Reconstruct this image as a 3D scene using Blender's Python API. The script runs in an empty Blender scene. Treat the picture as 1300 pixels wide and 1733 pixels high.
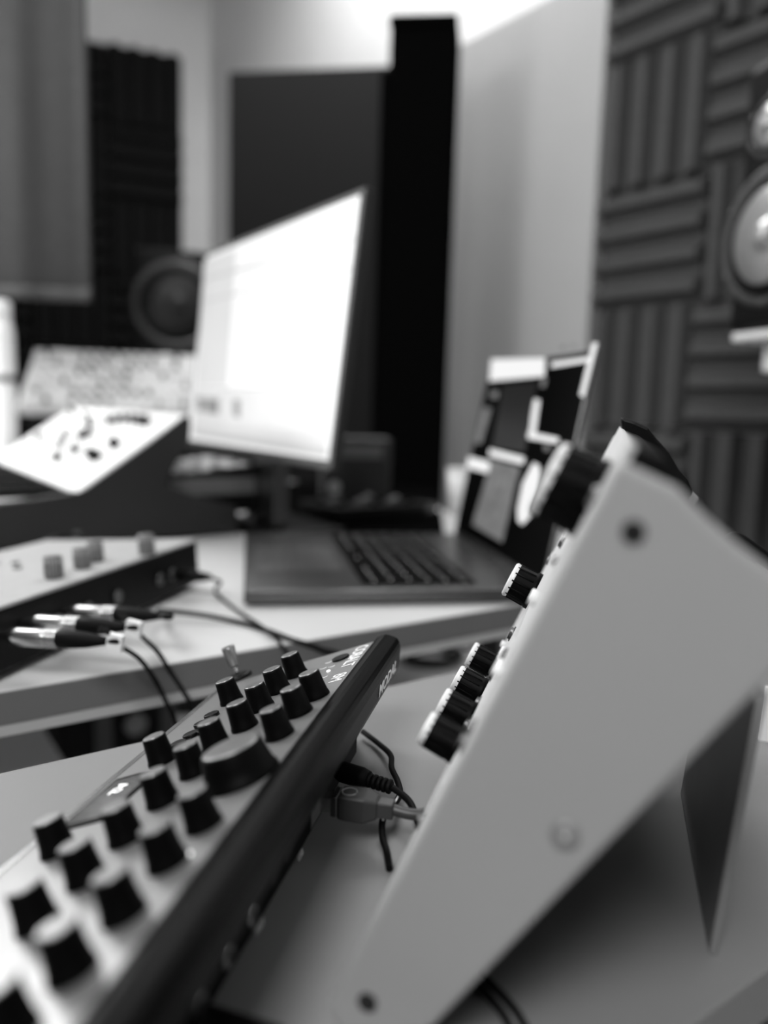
import bpy, bmesh, math, random
from mathutils import Vector, Matrix
random.seed(7)
sc = bpy.context.scene
COL = sc.collection
R = math.radians
V = Vector

# ------------------------------------------------------------------ camera
FPX, CX, CY, CAMZ = 1320.0, 650.0, 866.5, 0.95
PITCH, ROLL = R(7.6), math.atan(.03)
CAM = V((0, 0, CAMZ))
fw = V((0, math.cos(PITCH), -math.sin(PITCH)))
u0 = V((1, 0, 0)).cross(fw)
cr = math.cos(ROLL) * V((1, 0, 0)) + math.sin(ROLL) * u0
cu = -math.sin(ROLL) * V((1, 0, 0)) + math.cos(ROLL) * u0
cd = bpy.data.cameras.new('camera')
cam = bpy.data.objects.new('camera', cd)
COL.objects.link(cam)
M = Matrix((cr, cu, -fw)).transposed().to_4x4()
M.translation = CAM
cam.matrix_world = M
cd.sensor_fit = 'AUTO'
cd.sensor_width = 36
cd.lens = FPX / 1733 * 36
cd.clip_start = .01
cd.dof.use_dof = True
cd.dof.focus_distance = .405
cd.dof.aperture_fstop = 2.9
sc.camera = cam

# ------------------------------------------------------------------ world, light, exposure
sc.view_settings.view_transform = 'Standard'
sc.view_settings.look = 'None'
sc.view_settings.gamma = 1
sc.view_settings.exposure = 0
w = bpy.data.worlds.new('world')
sc.world = w
w.use_nodes = True
w.node_tree.nodes['Background'].inputs[0].default_value = (1, 1, 1, 1)
w.node_tree.nodes['Background'].inputs[1].default_value = .05


def area(name, loc, target, sx, sy, power):
    l = bpy.data.lights.new(name, 'AREA')
    l.shape = 'RECTANGLE'
    l.size, l.size_y, l.energy = sx, sy, power
    o = bpy.data.objects.new(name, l)
    COL.objects.link(o)
    o.location = loc
    o.rotation_euler = (V(target) - V(loc)).to_track_quat('-Z', 'Y').to_euler()
    return o


area('side_window_light', (-1.38, 1.42, 1.36), (-.05, .45, .8), .75, .8, 17)
area('high_window_light', (-1.2, 1.2, 2.35), (-.05, .6, .75), .6, .6, 12)
area('near_fill_light', (-.45, -1.05, 2.4), (.1, .4, .75), .7, .6, 38)  # fill added behind the camera for floor, shelf and side panel
area('far_ceiling_lamp', (.0, 2.4, 2.85), (-.1, 2.5, 0), 1.0, 1.0, 42)


# ------------------------------------------------------------------ geometry from the picture's rays
def ray(x, y):
    return (cr * (x - CX) - cu * (y - CY) + fw * FPX).normalized()


def at_z(x, y, z):
    d = ray(x, y)
    return CAM + d * ((z - CAMZ) / d.z)


def at_plane(x, y, p0, n):
    d = ray(x, y)
    return CAM + d * ((V(p0) - CAM).dot(V(n)) / d.dot(V(n)))


def head(deg):
    return V((math.sin(R(deg)), math.cos(R(deg)), 0))


Z = V((0, 0, 1))


# ------------------------------------------------------------------ materials
def mat(name, g, rough=.6, metal=0, noise=.06, scale=40, bump=0, emit=0, spec=.5, coat=0):
    m = bpy.data.materials.new(name)
    m.use_nodes = True
    nt = m.node_tree
    b = nt.nodes['Principled BSDF']
    tc = nt.nodes.new('ShaderNodeTexCoord')
    n = nt.nodes.new('ShaderNodeTexNoise')
    n.inputs['Scale'].default_value = scale
    n.inputs['Detail'].default_value = 4
    nt.links.new(tc.outputs['Object'], n.inputs['Vector'])
    cr_ = nt.nodes.new('ShaderNodeValToRGB')
    lo, hi = g * (1 - noise), g * (1 + noise)
    cr_.color_ramp.elements[0].position = .3
    cr_.color_ramp.elements[1].position = .7
    cr_.color_ramp.elements[0].color = (lo, lo, lo, 1)
    cr_.color_ramp.elements[1].color = (hi, hi, hi, 1)
    nt.links.new(n.outputs['Fac'], cr_.inputs['Fac'])
    nt.links.new(cr_.outputs['Color'], b.inputs['Base Color'])
    b.inputs['Roughness'].default_value = rough
    b.inputs['Metallic'].default_value = metal
    b.inputs['Specular IOR Level'].default_value = spec
    b.inputs['Coat Weight'].default_value = coat
    if bump:
        bp = nt.nodes.new('ShaderNodeBump')
        bp.inputs['Strength'].default_value = bump
        bp.inputs['Distance'].default_value = .002
        nt.links.new(n.outputs['Fac'], bp.inputs['Height'])
        nt.links.new(bp.outputs['Normal'], b.inputs['Normal'])
    if emit:
        for l_ in list(b.inputs['Base Color'].links): nt.links.remove(l_)
        b.inputs['Base Color'].default_value = (.003, .003, .003, 1)
        nt.links.new(cr_.outputs['Color'], b.inputs['Emission Color'])
        b.inputs['Emission Strength'].default_value = emit
    return m


m_wall = mat('wall_paint', .72, .85, noise=.02, scale=6, bump=.1)
m_ceil = mat('ceiling_paint', .8, .9, noise=.02)
m_floor = mat('pale_floor', .62, .5, noise=.05, scale=5)
m_desk = mat('white_desk', .58, .38, noise=.015, scale=10)
m_deskedge = mat('desk_edge_band', .42, .5, noise=.02)
m_edge_shade = mat('shaded_edge_band', .13, .5, noise=.02)  # shade on the white desk's front face, put into the colour
m_tray = mat('grey_desk', .21, .55, noise=.02, scale=12)
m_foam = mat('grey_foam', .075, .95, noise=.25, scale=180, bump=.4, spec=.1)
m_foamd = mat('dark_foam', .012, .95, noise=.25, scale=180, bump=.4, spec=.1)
m_board = mat('grey_board', .40, .6, noise=.03, scale=4)
m_dkcloth = mat('dark_fabric', .022, .95, noise=.15, scale=300, bump=.3, spec=.1)
m_blackcl = mat('black_fabric', .003, 1.0, noise=.15, scale=300, bump=.3, spec=.0)
m_curtain = mat('grey_curtain', .07, .9, noise=.06, scale=60, bump=.2, spec=.1)
m_black = mat('black_plastic', .003, .45, spec=.15, noise=.1, scale=200)
m_dkplas = mat('charcoal_plastic', .02, .5)
m_knob = mat('knob_black', .0015, .5, noise=.1, scale=300, spec=.06)
m_unitpanel = mat('unit_panel', .65, .5, metal=.2, noise=.05, scale=300)
m_cap = mat('knob_cap_grey', .26, .34, metal=.7, noise=.1, scale=300, bump=.05)
m_gloss = mat('gloss_black', .002, .34, noise=.1, scale=100, spec=.05)
m_panel = mat('silver_panel', .27, .36, metal=.6, noise=.03, scale=400)
m_cream = mat('cream_panel', .75, .45, noise=.03, scale=80)
m_metal = mat('steel', .6, .25, metal=1, noise=.05)
m_dkmetal = mat('dark_metal', .15, .35, metal=1, noise=.05)
m_space = mat('space_grey_aluminium', .13, .27, metal=.7, noise=.02)
m_cheek = mat('satin_cheek', .36, .5, noise=.02, scale=15)
m_dkwood = mat('dark_side_wood', .010, .6, noise=.2, scale=12)
m_white = mat('white_plastic', .8, .4, noise=.02)
m_print = mat('white_print', .85, .5, noise=.0)
m_ink = mat('black_print', .01, .6)
m_cable = mat('black_rubber', .003, .6, noise=.1, spec=.12)
m_gcable = mat('grey_rubber', .04, .45, noise=.1)
m_screen = mat('lit_white_screen', .93, .3, noise=.04, scale=3, emit=1.0)
m_screen5 = mat('lit_offwhite_screen', .66, .3, noise=.06, scale=5, emit=1.0)
m_screen2 = mat('lit_pale_screen', .6, .3, noise=.02, scale=3, emit=.9)
m_screen3 = mat('lit_grey_screen', .25, .3, noise=.25, scale=60, emit=.7)
m_screen4 = mat('lit_dim_screen', .022, .3, noise=.1, scale=60, emit=.6)
m_off = mat('dark_screen', .0015, .5, noise=.1, spec=.03)
m_led = mat('lit_led', .95, .3, noise=0, emit=2.0)
m_cone = mat('pale_cone', .45, .3, metal=.5, noise=.03)
m_tie = mat('white_tie', .7, .6)


# ------------------------------------------------------------------ mesh helpers
class MB:
    def __init__(s):
        s.v, s.f, s.mi, s.sm = [], [], [], []

    def add(s, vs, fs, mi=0, smooth=False):
        k = len(s.v)
        s.v += [V(p) for p in vs]
        for f in fs:
            s.f.append([i + k for i in f])
            s.mi.append(mi)
            s.sm.append(smooth)
        return s

    def box(s, lo, hi, mi=0, M=None):
        x0, y0, z0 = lo
        x1, y1, z1 = hi
        vs = [V(p) for p in ((x0, y0, z0), (x1, y0, z0), (x1, y1, z0), (x0, y1, z0), (x0, y0, z1), (x1, y0, z1), (x1, y1, z1), (x0, y1, z1))]
        if M: vs = [M @ p for p in vs]
        return s.add(vs, [(0, 3, 2, 1), (4, 5, 6, 7), (0, 1, 5, 4), (1, 2, 6, 5), (2, 3, 7, 6), (3, 0, 4, 7)], mi)

    def prism(s, poly, d, mi=0, smooth=False):
        """closed polygon of 3D points pushed along the vector d"""
        n = len(poly)
        a = [V(p) for p in poly]
        b = [p + V(d) for p in a]
        s.add(a + b, [list(range(n))[::-1], list(range(n, 2 * n))], mi)
        k = len(s.v) - 2 * n
        for i in range(n):
            j = (i + 1) % n
            s.f.append([k + i, k + j, k + n + j, k + n + i])
            s.mi.append(mi)
            s.sm.append(smooth)
        return s

    def lathe(s, prof, base=(0, 0, 0), axis=(0, 0, 1), n=28, mi=0, smooth=True, capmi=None):
        """prof: list of (radius, height)"""
        ax = V(axis).normalized()
        t = ax.orthogonal().normalized()
        b = ax.cross(t)
        k = len(s.v)
        for r, h in prof:
            for i in range(n):
                a = 2 * math.pi * i / n
                s.v.append(V(base) + ax * h + (t * math.cos(a) + b * math.sin(a)) * r)
        for q in range(len(prof) - 1):
            for i in range(n):
                j = (i + 1) % n
                s.f.append([k + q * n + i, k + q * n + j, k + (q + 1) * n + j, k + (q + 1) * n + i])
                s.mi.append(mi)
                s.sm.append(smooth)
        s.f.append([k + i for i in range(n)][::-1]); s.mi.append(mi); s.sm.append(False)
        q = len(prof) - 1
        s.f.append([k + q * n + i for i in range(n)]); s.mi.append(mi if capmi is None else capmi); s.sm.append(False)
        return s

    def tube(s, pts, r, n=10, mi=0, sub=8):
        pts = [V(p) for p in pts]
        if sub > 1 and len(pts) > 2:
            P = [pts[0]] + pts + [pts[-1]]
            out = []
            for i in range(1, len(P) - 2):
                for k in range(sub):
                    t = k / sub
                    p0, p1, p2, p3 = P[i - 1], P[i], P[i + 1], P[i + 2]
                    out.append(.5 * ((2 * p1) + (p2 - p0) * t + (2 * p0 - 5 * p1 + 4 * p2 - p3) * t * t + (3 * p1 - p0 - 3 * p2 + p3) * t ** 3))
            out.append(pts[-1])
            pts = out
        k = len(s.v)
        nrm = None
        for i, p in enumerate(pts):
            d = (pts[min(i + 1, len(pts) - 1)] - pts[max(i - 1, 0)]).normalized()
            if nrm is None: nrm = d.orthogonal().normalized()
            nrm = (nrm - d * nrm.dot(d)).normalized()
            b = d.cross(nrm)
            rr = r[i] if isinstance(r, (list, tuple)) else r
            for q in range(n):
                a = 2 * math.pi * q / n
                s.v.append(p + (nrm * math.cos(a) + b * math.sin(a)) * rr)
        for i in range(len(pts) - 1):
            for q in range(n):
                j = (q + 1) % n
                s.f.append([k + i * n + q, k + i * n + j, k + (i + 1) * n + j, k + (i + 1) * n + q])
                s.mi.append(mi)
                s.sm.append(True)
        s.f.append([k + q for q in range(n)][::-1]); s.mi.append(mi); s.sm.append(False)
        s.f.append([k + (len(pts) - 1) * n + q for q in range(n)]); s.mi.append(mi); s.sm.append(False)
        return s

    def mesh(s, name, mats):
        me = bpy.data.meshes.new(name)
        me.from_pydata([tuple(p) for p in s.v], [], s.f)
        for m in (mats if isinstance(mats, (list, tuple)) else [mats]): me.materials.append(m)
        for i, p in enumerate(me.polygons):
            p.material_index = s.mi[i]
            p.use_smooth = s.sm[i]
        bm = bmesh.new()
        bm.from_mesh(me)
        bmesh.ops.recalc_face_normals(bm, faces=bm.faces)
        bm.to_mesh(me)
        bm.free()
        return me

    def build(s, name, mats, parent=None, bevel=0, seg=2, local=True):
        o = bpy.data.objects.new(name, s.mesh(name, mats))
        COL.objects.link(o)
        if parent is not None: o.parent = parent
        if bevel:
            b = o.modifiers.new('bevel', 'BEVEL')
            b.width = bevel
            b.segments = seg
            b.limit_method = 'ANGLE'
            b.angle_limit = R(35)
            b.harden_normals = False
        return o


def tag(o, label=None, cat=None, group=None, kind=None):
    if label: o['label'] = label
    if cat: o['category'] = cat
    if group: o['group'] = group
    if kind: o['kind'] = kind
    return o


def thing(name, label, cat, M, group=None):
    o = bpy.data.objects.new(name, None)
    o.empty_display_size = .02
    COL.objects.link(o)
    o.matrix_world = M
    o.matrix_basis = M
    return tag(o, label, cat, group)


def frame(loc, x, y, z):
    M = Matrix((V(x), V(y), V(z))).transposed().to_4x4()
    M.translation = V(loc)
    return M


def copy_tree(o, parent=None):
    c = o.copy()
    COL.objects.link(c)
    c.parent = parent
    for ch in o.children: copy_tree(ch, c)
    return c


def text(name, body, size, M, m, parent=None, depth=.0001, align='LEFT', sx=1.0, bold=0):
    cu_ = bpy.data.curves.new(name, 'FONT')
    cu_.body = body
    cu_.size = size
    cu_.extrude = depth
    cu_.offset = bold
    cu_.align_x = align
    t = bpy.data.objects.new(name, cu_)
    COL.objects.link(t)
    bpy.context.view_layer.update()
    me = bpy.data.meshes.new_from_object(t.evaluated_get(bpy.context.evaluated_depsgraph_get()))
    bpy.data.objects.remove(t)
    me.transform(M @ Matrix.Diagonal((sx, 1, 1, 1)))
    me.materials.clear()
    me.materials.append(m)
    o = bpy.data.objects.new(name, me)
    COL.objects.link(o)
    if parent: o.parent = parent
    return o


TOP = .75                      # height of both desk tops
b_dir = head(54.5)             # along the desk's front edge, to the right
n_dir = V((-b_dir.y, b_dir.x, 0))   # across the desk, away from the camera


def desk_pt(u, v, z=0):
    return b_dir * u + n_dir * v + V((0, 0, z))


# ------------------------------------------------------------------ the room
A0 = V((.72, 1.80, 0))
a_dir = head(-36.5)
wn = V((-a_dir.y, a_dir.x, 0))            # out of the right wall into the room (to the left)
if wn.x > 0: wn = -wn
corner = A0 + a_dir * 2.72
bk = head(68)
tag(MB().box((-3.6, -1.2, -.05), (3.2, 5.2, 0)).build('floor', m_floor), kind='structure')
tag(MB().box((-3.6, -1.2, 2.95), (3.2, 5.2, 3.0)).build('ceiling', m_ceil), kind='structure')
p, q = A0 - a_dir * 1.9, corner + a_dir * .1
tag(MB().prism([p, q, q - wn * .1, p - wn * .1], (0, 0, 2.95)).build('wall_right', m_wall), kind='structure')
p, q = corner, corner - bk * 2.9
bn = V((bk.y, -bk.x, 0))
tag(MB().prism([p, q, q - bn * .1, p - bn * .1], (0, 0, 2.95)).build('wall_back', m_wall), kind='structure')


# foam tiles on the right wall
def foam_tile(name, m, size=.3, upright=True, n=4, h=.035):
    """ridged tile; local x along the wall, y out of it, z up; origin at lower corner"""
    size -= .003
    prof = [(0, 0), (0, .012)]
    st = size / n
    for i in range(n):
        x = i * st
        prof += [(x + st * .16, .012 + h * .15), (x + st * .36, .012 + h), (x + st * .64, .012 + h), (x + st * .84, .012 + h * .15)]
    prof += [(size, .012), (size, 0)]
    mb = MB()
    if upright:
        mb.prism([(x, y, 0) for x, y in prof], (0, 0, size))
    else:
        mb.prism([(0, y, size - x) for x, y in prof], (size, 0, 0))
    o = mb.build(name, m)
    return o


TS = .285
edge_p = at_plane(1003, 527, A0 + wn * .04, wn)          # left edge of the first column, at a row boundary
eu = (edge_p - A0).dot(a_dir)
zrow = edge_p.z
protos = {}
words_r = ['topmost', 'second', 'third', 'fourth', 'fifth', 'sixth', 'seventh']
words_c = ['column beside the grey board', 'second column right of board', 'third column right of board']
WF = frame((0, 0, 0), -a_dir, wn, Z)
for c in range(3):
    for r in range(5):
        up = (c + r) % 2 == 1
        k = (up,)
        zz = zrow + TS * (2 - r) - TS * 0
        pos = A0 + a_dir * (eu - c * TS) + wn * .002
        pos.z = zz
        if k not in protos:
            o = foam_tile('foam_tile', m_foam, TS, up)
            protos[k] = o
        else:
            o = protos[k].copy()
            COL.objects.link(o)
        # keep the triad right-handed: x = -a, y = wn
        M = frame(pos, -a_dir, wn, Z)
        o.matrix_world = M
        tag(o, 'grey foam tile with %s ridges, %s from top, %s' % ('upright' if up else 'level', words_r[r], words_c[c]), 'acoustic tile', 'ridged foam tiles on the right wall')

# grey board leaning flat on the right wall
g0 = A0 + a_dir * (eu + .004)
g1 = at_plane(752, 400, A0 + wn * .05, wn)
gt = at_plane(840, 42, A0 + wn * .05, wn).z
g1.z = 0
l = (g1 - g0).length
root = thing('acoustic_board', 'tall smooth mid-grey board fixed to the wall between black column and foam tiles', 'board', frame((g0.x, g0.y, 0), a_dir, wn, Z))
MB().box((0, .012, .5), (l, .05, gt)).build('face_panel', m_board, root, .004)
MB().box((.05, .001, .55), (.09, .012, gt - .05)).build('mounting_rail', m_dkmetal, root)
MB().box((l - .09, .001, .55), (l - .05, .012, gt - .05)).build('mounting_rail', m_dkmetal, root)

# black column behind the desk
p = at_plane(708, 450, (0, 2.16, 0), (0, 1, 0))
p.z = 0
hd = V((math.cos(R(-6)), math.sin(R(-6)), 0))
root = thing('bass_trap_column', 'very tall square black column standing between monitor and grey board', 'column', frame(p, hd, V((-hd.y, hd.x, 0)), Z))
top = at_plane(710, 62, (0, 2.16, 0), (0, 1, 0)).z
MB().box((-.088, -.06, .04), (.088, .06, top)).build('fabric_body', m_blackcl, root, .01)
MB().box((-.1, -.08, 0), (.1, .08, .04)).build('base_plate', m_black, root, .004)
MB().box((-.092, -.064, top), (.084, .064, top + .03)).build('top_cap', m_blackcl, root, .01)
MB().box((-.112, -.03, .3), (-.088, .03, top - .09)).build('side_batten', m_blackcl, root, .004)

# dark diagonal panel
d0 = V((.03, 2.60, 0))
dd = V((-.988, .156, 0))
dn = V((-.156, -.988, 0))
pl = at_plane(386, 240, d0, dn)
tl = at_plane(500, 116, d0, dn).z
w_ = (V((pl.x, pl.y, 0)) - d0).length
root = thing('sound_absorber', 'wide dark charcoal fabric panel standing behind the lit monitor', 'panel', frame(d0, dd, dn, Z))
MB().box((0, -.06, .12), (w_, 0, tl)).build('fabric_panel', m_dkcloth, root, .008)
for x in (.08, w_ - .14):
    MB().box((x, -.04, 0), (x + .05, .12, .12)).build('foot', m_black, root, .004)

# dark foam on the back wall
f1 = at_plane(308, 260, corner + bn * .02, bn)
ft = at_plane(235, 86, corner + bn * .02, bn).z
dark = {}
n = 0
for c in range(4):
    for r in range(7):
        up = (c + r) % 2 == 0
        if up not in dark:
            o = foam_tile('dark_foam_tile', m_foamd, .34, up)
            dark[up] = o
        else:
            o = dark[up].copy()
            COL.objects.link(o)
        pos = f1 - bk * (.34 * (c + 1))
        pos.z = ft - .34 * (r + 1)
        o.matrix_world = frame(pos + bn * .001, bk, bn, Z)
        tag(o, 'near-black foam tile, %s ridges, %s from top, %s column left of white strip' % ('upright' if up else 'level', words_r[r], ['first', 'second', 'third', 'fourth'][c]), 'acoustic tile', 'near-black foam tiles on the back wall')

# grey hanging curtain at the left
cn = V((0, -1, 0))
cp = V((0, 1.75, 0))
c1 = at_plane(150, 300, cp, cn)
cb = at_plane(80, 508, cp, cn).z
mb = MB()
x1 = c1.x
N = 60
pf, pb = [], []
for i in range(N + 1):
    x = x1 - .62 * i / N
    y = 1.75 + .008 * math.sin(i * .3) + .002 * math.sin(i * .8)
    pf.append(V((x, y, cb)))
    pb.append(V((x, y + .006, cb)))
poly = pf + pb[::-1]
mb.prism(poly, (0, 0, 2.5 - cb), smooth=True)
root = thing('curtain', 'grey hanging curtain with soft folds at the upper left', 'curtain', Matrix.Identity(4))
mb.build('cloth', m_curtain, root)
mb = MB()
mb.prism([p + V((0, -.003, 0)) for p in pf] + [p + V((0, .003, 0)) for p in pb[::-1]], (0, 0, .03), smooth=True)
mb.build('hem', m_curtain, root)
MB().tube([(x1 + .1, 1.75, 2.5), (x1 - .8, 1.75, 2.5)], .012, sub=1).build('curtain_rod', m_dkmetal, root)

# ------------------------------------------------------------------ the two desks
def desk(name, label, v0, v1, u0, u1, th, m, edge=0):
    root = thing(name, label, 'desk', frame((0, 0, 0), b_dir, n_dir, Z))
    MB().box((u0, v0, TOP - th), (u1, v1, TOP)).build('tabletop', m, root, .0008)
    if edge:
        MB().box((u0, v0 - .0015, TOP - th), (u1, v0, TOP - .0008)).build('shaded_edge', m_edge_shade, root, .0003)  # thin strip coloured dark for the shaded front face
        MB().box((u0 + .01, v0 - .001, TOP - th - edge), (u1 - .01, v0 + .014, TOP - th)).build('front_rail', m_deskedge, root, .001)
    for u in (u0 + .05, u1 - .1):
        for v in (v0 + .03, v1 - .08):
            if v < v0 + .1 and name == 'desk' : v = v0 + .35
            MB().box((u, v, 0), (u + .05, v + .05, TOP - th)).build('leg', m_dkmetal, root, .002)
    return root


v_up = at_z(300, 1120, TOP).dot(n_dir)
v_f = at_z(400, 1219, TOP).dot(n_dir)
v_n = at_z(1235, 1689, TOP).dot(n_dir)
desk('desk', 'white desk carrying the laptop, monitor and large keyboards', v_up, v_up + 1.48, -1.0, 1.0, .024, m_desk, .009)
desk('keyboard_shelf', 'narrow grey foreground shelf desk under the two small synthesizers', v_n, v_f, -.75, .62, .022, m_tray)

# ------------------------------------------------------------------ knobbed synthesizer in the foreground
yaw, tau = R(11.8), R(21.3)
L = head(11.8)
S0 = V((L.y, -L.x, 0))
P = CAM + V((-.0031, .4489, -.1371))
SM = frame((P.x, P.y, TOP), S0, L, Z)
SI = SM.inverted()
syn = thing('desktop_synthesizer', 'small black-rimmed synthesizer with pale panel full of black knobs in front', 'synthesizer', SM)
pz = P.z - TOP
lS = V((math.cos(tau), 0, math.sin(tau)))
lN = V((-math.sin(tau), 0, math.cos(tau)))
lP = V((0, 0, pz))
PD = .102
WID = .40


def sp(s, l, h=0):
    """panel coordinates -> local point: s from the front edge, l from the far end, h above the panel"""
    return lP + lS * (s - PD) + V((0, -l, 0)) + lN * h


def sl(x, y, h=0):
    q = SI @ at_plane(x, y, SM @ sp(0, 0, h), SM.to_3x3() @ lN) - lP
    return q.dot(lS) + PD, -q.y


def xz(s, h): return sp(s, 0, h).x, sp(s, 0, h).z


fx, fz = xz(-.002, -.001)
prof = [xz(PD + .004, -.003), xz(0, -.0015), (fx, fz), (fx - .002, fz - .006), (fx + .004, .003), (-.010, .003), (-.004, .03), (-.001, pz - .024), (.006, pz - .018)]
MB().prism([(x, .0, z) for x, z in prof], (0, -WID, 0)).build('chassis', m_black, syn, .0015)
MB().prism([V(sp(0, .001, 0)), V(sp(PD, .001, 0)), V(sp(PD, .001, -.002)), V(sp(0, .001, -.002))], (0, -(WID - .002), 0)).build('control_panel', m_panel, syn, .0004)
# rounded rim along the back
rp = [xz(PD, .0003), xz(PD + .0015, .0012), xz(PD + .004, .0017), xz(PD + .007, .0017), xz(PD + .009, .0009), xz(PD + .0110, -.0006), (.0132, pz + .0025), (.0146, pz + .0003), (.0152, pz - .002), (.0154, pz - .0045), (.0145, pz - .0145), (.0132, pz - .0185), (.0105, pz - .0225), (.006, pz - .0262), (.002, pz - .0275), (-.003, pz - .026), (-.004, pz - .01)]
MB().prism([(x, .0015, z) for x, z in rp], (0, -WID - .003, 0), smooth=False).build('rear_rim', m_gloss, syn, .0004, 2)
# seam groove and back plate with sockets
MB().box((-.0095, -WID + .02, .006), (-.0022, -.03, .026)).build('socket_plate', m_gloss, syn, .0006)
for u in (.02, WID - .03):
    for x in (-.085, -.02):
        MB().lathe([(.006, 0), (.006, .003)], (x, -u, 0)).build('rubber_foot', m_cable, syn)


def knob(parent, base, axis, r, h, cap=m_cap, body=m_knob, name='knob', pointer=None):
    kb = MB()
    kb.lathe([(r * 1.16, 0), (r * 1.16, h * .08), (r * 1.07, h * .2), (r * 1.0, h * .5), (r * .93, h * .93), (r * .9, h)], base, axis, 32)
    o = kb.build(name, body, parent)
    ax = V(axis).normalized()
    MB().lathe([(r * .86, 0), (r * .86, h * .02), (r * .80, h * .045)], V(base) + ax * h, ax, 32).build('cap', cap, o)
    t = V((0, 1, 0)) if pointer is None else pointer
    t = (t - ax * t.dot(ax)).normalized()
    s_ = ax.cross(t)
    b = V(base)
    MB().prism([b + ax * (h * 1.048) + t * (r * .3) + s_ * (r * .05), b + ax * (h * 1.048) + t * (r * .8) + s_ * (r * .05), b + ax * (h * 1.048) + t * (r * .8) - s_ * (r * .05), b + ax * (h * 1.048) + t * (r * .3) - s_ * (r * .05)], ax * (h * .01)).build('pointer', m_cap, o)
    return o


KH = .0125
caps = [(95, 1570), (185, 1480), (262, 1400), (325, 1340), (458, 1200), (492, 1165), (522, 1139),
        (40, 1500), (125, 1430), (195, 1366), (258, 1308), (313, 1262), (352, 1222), (400, 1190), (430, 1160), (460, 1133), (490, 1108),
        (80, 1388), (260, 1247), (380, 1152), (-10, 1668)]
for (x, y) in caps:
    s_, l_ = sl(x, y, KH)
    a = random.uniform(-2.4, 2.4)
    knob(syn, sp(s_, l_), lN, .0058, KH, pointer=V((math.cos(a), math.sin(a), 0)))
s_, l_ = sl(398, 1262, .0125)
e = knob(syn, sp(s_ - .002, l_), lN, .0132, .0125, name='encoder')
tag(e, 'large black encoder knob')
# display
dp = [sl(*p) for p in ((104, 1401), (196, 1321), (243, 1330), (168, 1391))]
s0_, s1_ = .006, .030
l0_, l1_ = min(p[1] for p in dp), max(p[1] for p in dp)
MB().prism([sp(s0_, l0_, 0), sp(s1_, l0_, 0), sp(s1_, l0_, .0006), sp(s0_, l0_, .0006)], (0, -(l1_ - l0_), 0)).build('display_frame', m_gloss, syn)
dsp = MB().prism([sp(s0_ + .002, l0_ + .003, .0006), sp(s1_ - .002, l0_ + .003, .0006), sp(s1_ - .002, l0_ + .003, .0009), sp(s0_ + .002, l0_ + .003, .0009)], (0, -(l1_ - l0_ - .006), 0)).build('display', mat('display_glass', .12, .12, noise=.02), syn)
text('readout', 'A2', .0085, frame(sp(s0_ + .008, l0_ + .010, .001), (0, -1, 0), lS, lN), m_led, dsp)
# bright front lip next to the display
MB().prism([sp(-.001, .0, .0004), sp(.003, .0, .0004), sp(.003, .0, .0), sp(-.001, .0, 0)], (0, -WID, 0)).build('front_trim', m_metal, syn)
for (x, y) in ((357, 1207), (340, 1222), (322, 1240), (300, 1256), (318, 1262), (345, 1232)):
    s_, l_ = sl(x, y, .002)
    MB().lathe([(.0042, 0), (.0042, .0016), (.0037, .0020)], sp(s_, l_), lN, 24).build('button', m_black, syn)
s_, l_ = sl(576, 1112, .001)
MB().lathe([(.0052, 0), (.0052, .001), (.0046, .0013)], sp(s_, l_), lN, 28).build('button', m_black, syn)
for (x, y, r) in ((556, 1136, .0012), (316, 1448, .0018)):
    s_, l_ = sl(x, y)
    MB().lathe([(r, 0), (r * .8, .0006)], sp(s_, l_), lN, 16).build('led', m_led, syn)
# printed arcs near the far end
for (x, y) in ((557, 1120), (548, 1130), (562, 1127), (549, 1145)):
    s_, l_ = sl(x, y)
    pts = [sp(s_ + .0022 * math.cos(a), l_ + .0022 * math.sin(a), .0001) for a in [R(k) for k in range(20, 170, 15)]]
    MB().tube(pts, .0002, 5, sub=1).build('printed_mark', m_print, syn)
# joystick
s_, l_ = sl(404, 1148)
jb = sp(s_, l_)
MB().lathe([(.009, 0), (.0088, .002), (.006, .0028)], jb, lN, 28).build('joystick_base', m_black, syn)
j = MB().lathe([(.0014, .0), (.0014, .010)], jb, lN + V((0, .02, 0)), 16).build('joystick', m_metal, syn)
MB().lathe([(.0026, .008), (.0030, .009), (.0042, .020), (.0040, .0212)], jb, lN + V((0, .02, 0)), 28).build('joystick_cap', mat('brushed_cap', .3, .3, metal=.8), j)
# writing
s0t, l0t = sl(626, 1096)
text('lettering', 'COBALT', .0112, frame(sp(.0922, .005, .0002), (0, -1, 0), lS, lN), m_print, syn, bold=.0001, sx=.92)
text('lettering', '8M', .0112, frame(sp(.0922, .0555, .0002), (0, -1, 0), lS, lN), m_print, syn, sx=.92)
x0, z0 = rp[9]
x1_, z1_ = rp[10]
upv = V((x0 - x1_, 0, z0 - z1_)).normalized()
nn = V((0, 1, 0)).cross(upv)
text('lettering', 'MODAL', .0098, frame(V((x1_, -.056, z1_)) + upv * .0012 + nn * .0003, (0, 1, 0), upv, nn), m_print, syn, bold=.00015, sx=1.35)
text('lettering', 'USB', .004, frame(V((-.0098 + .0078, -.135, .0025)), (0, 1, 0), (-.2, 0, 1), (1, 0, .2)), m_print, syn)
text('lettering', 'MIDI', .004, frame(V((-.0020, -.185, .0025)), (0, 1, 0), (-.2, 0, 1), (1, 0, .2)), m_print, syn)
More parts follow.
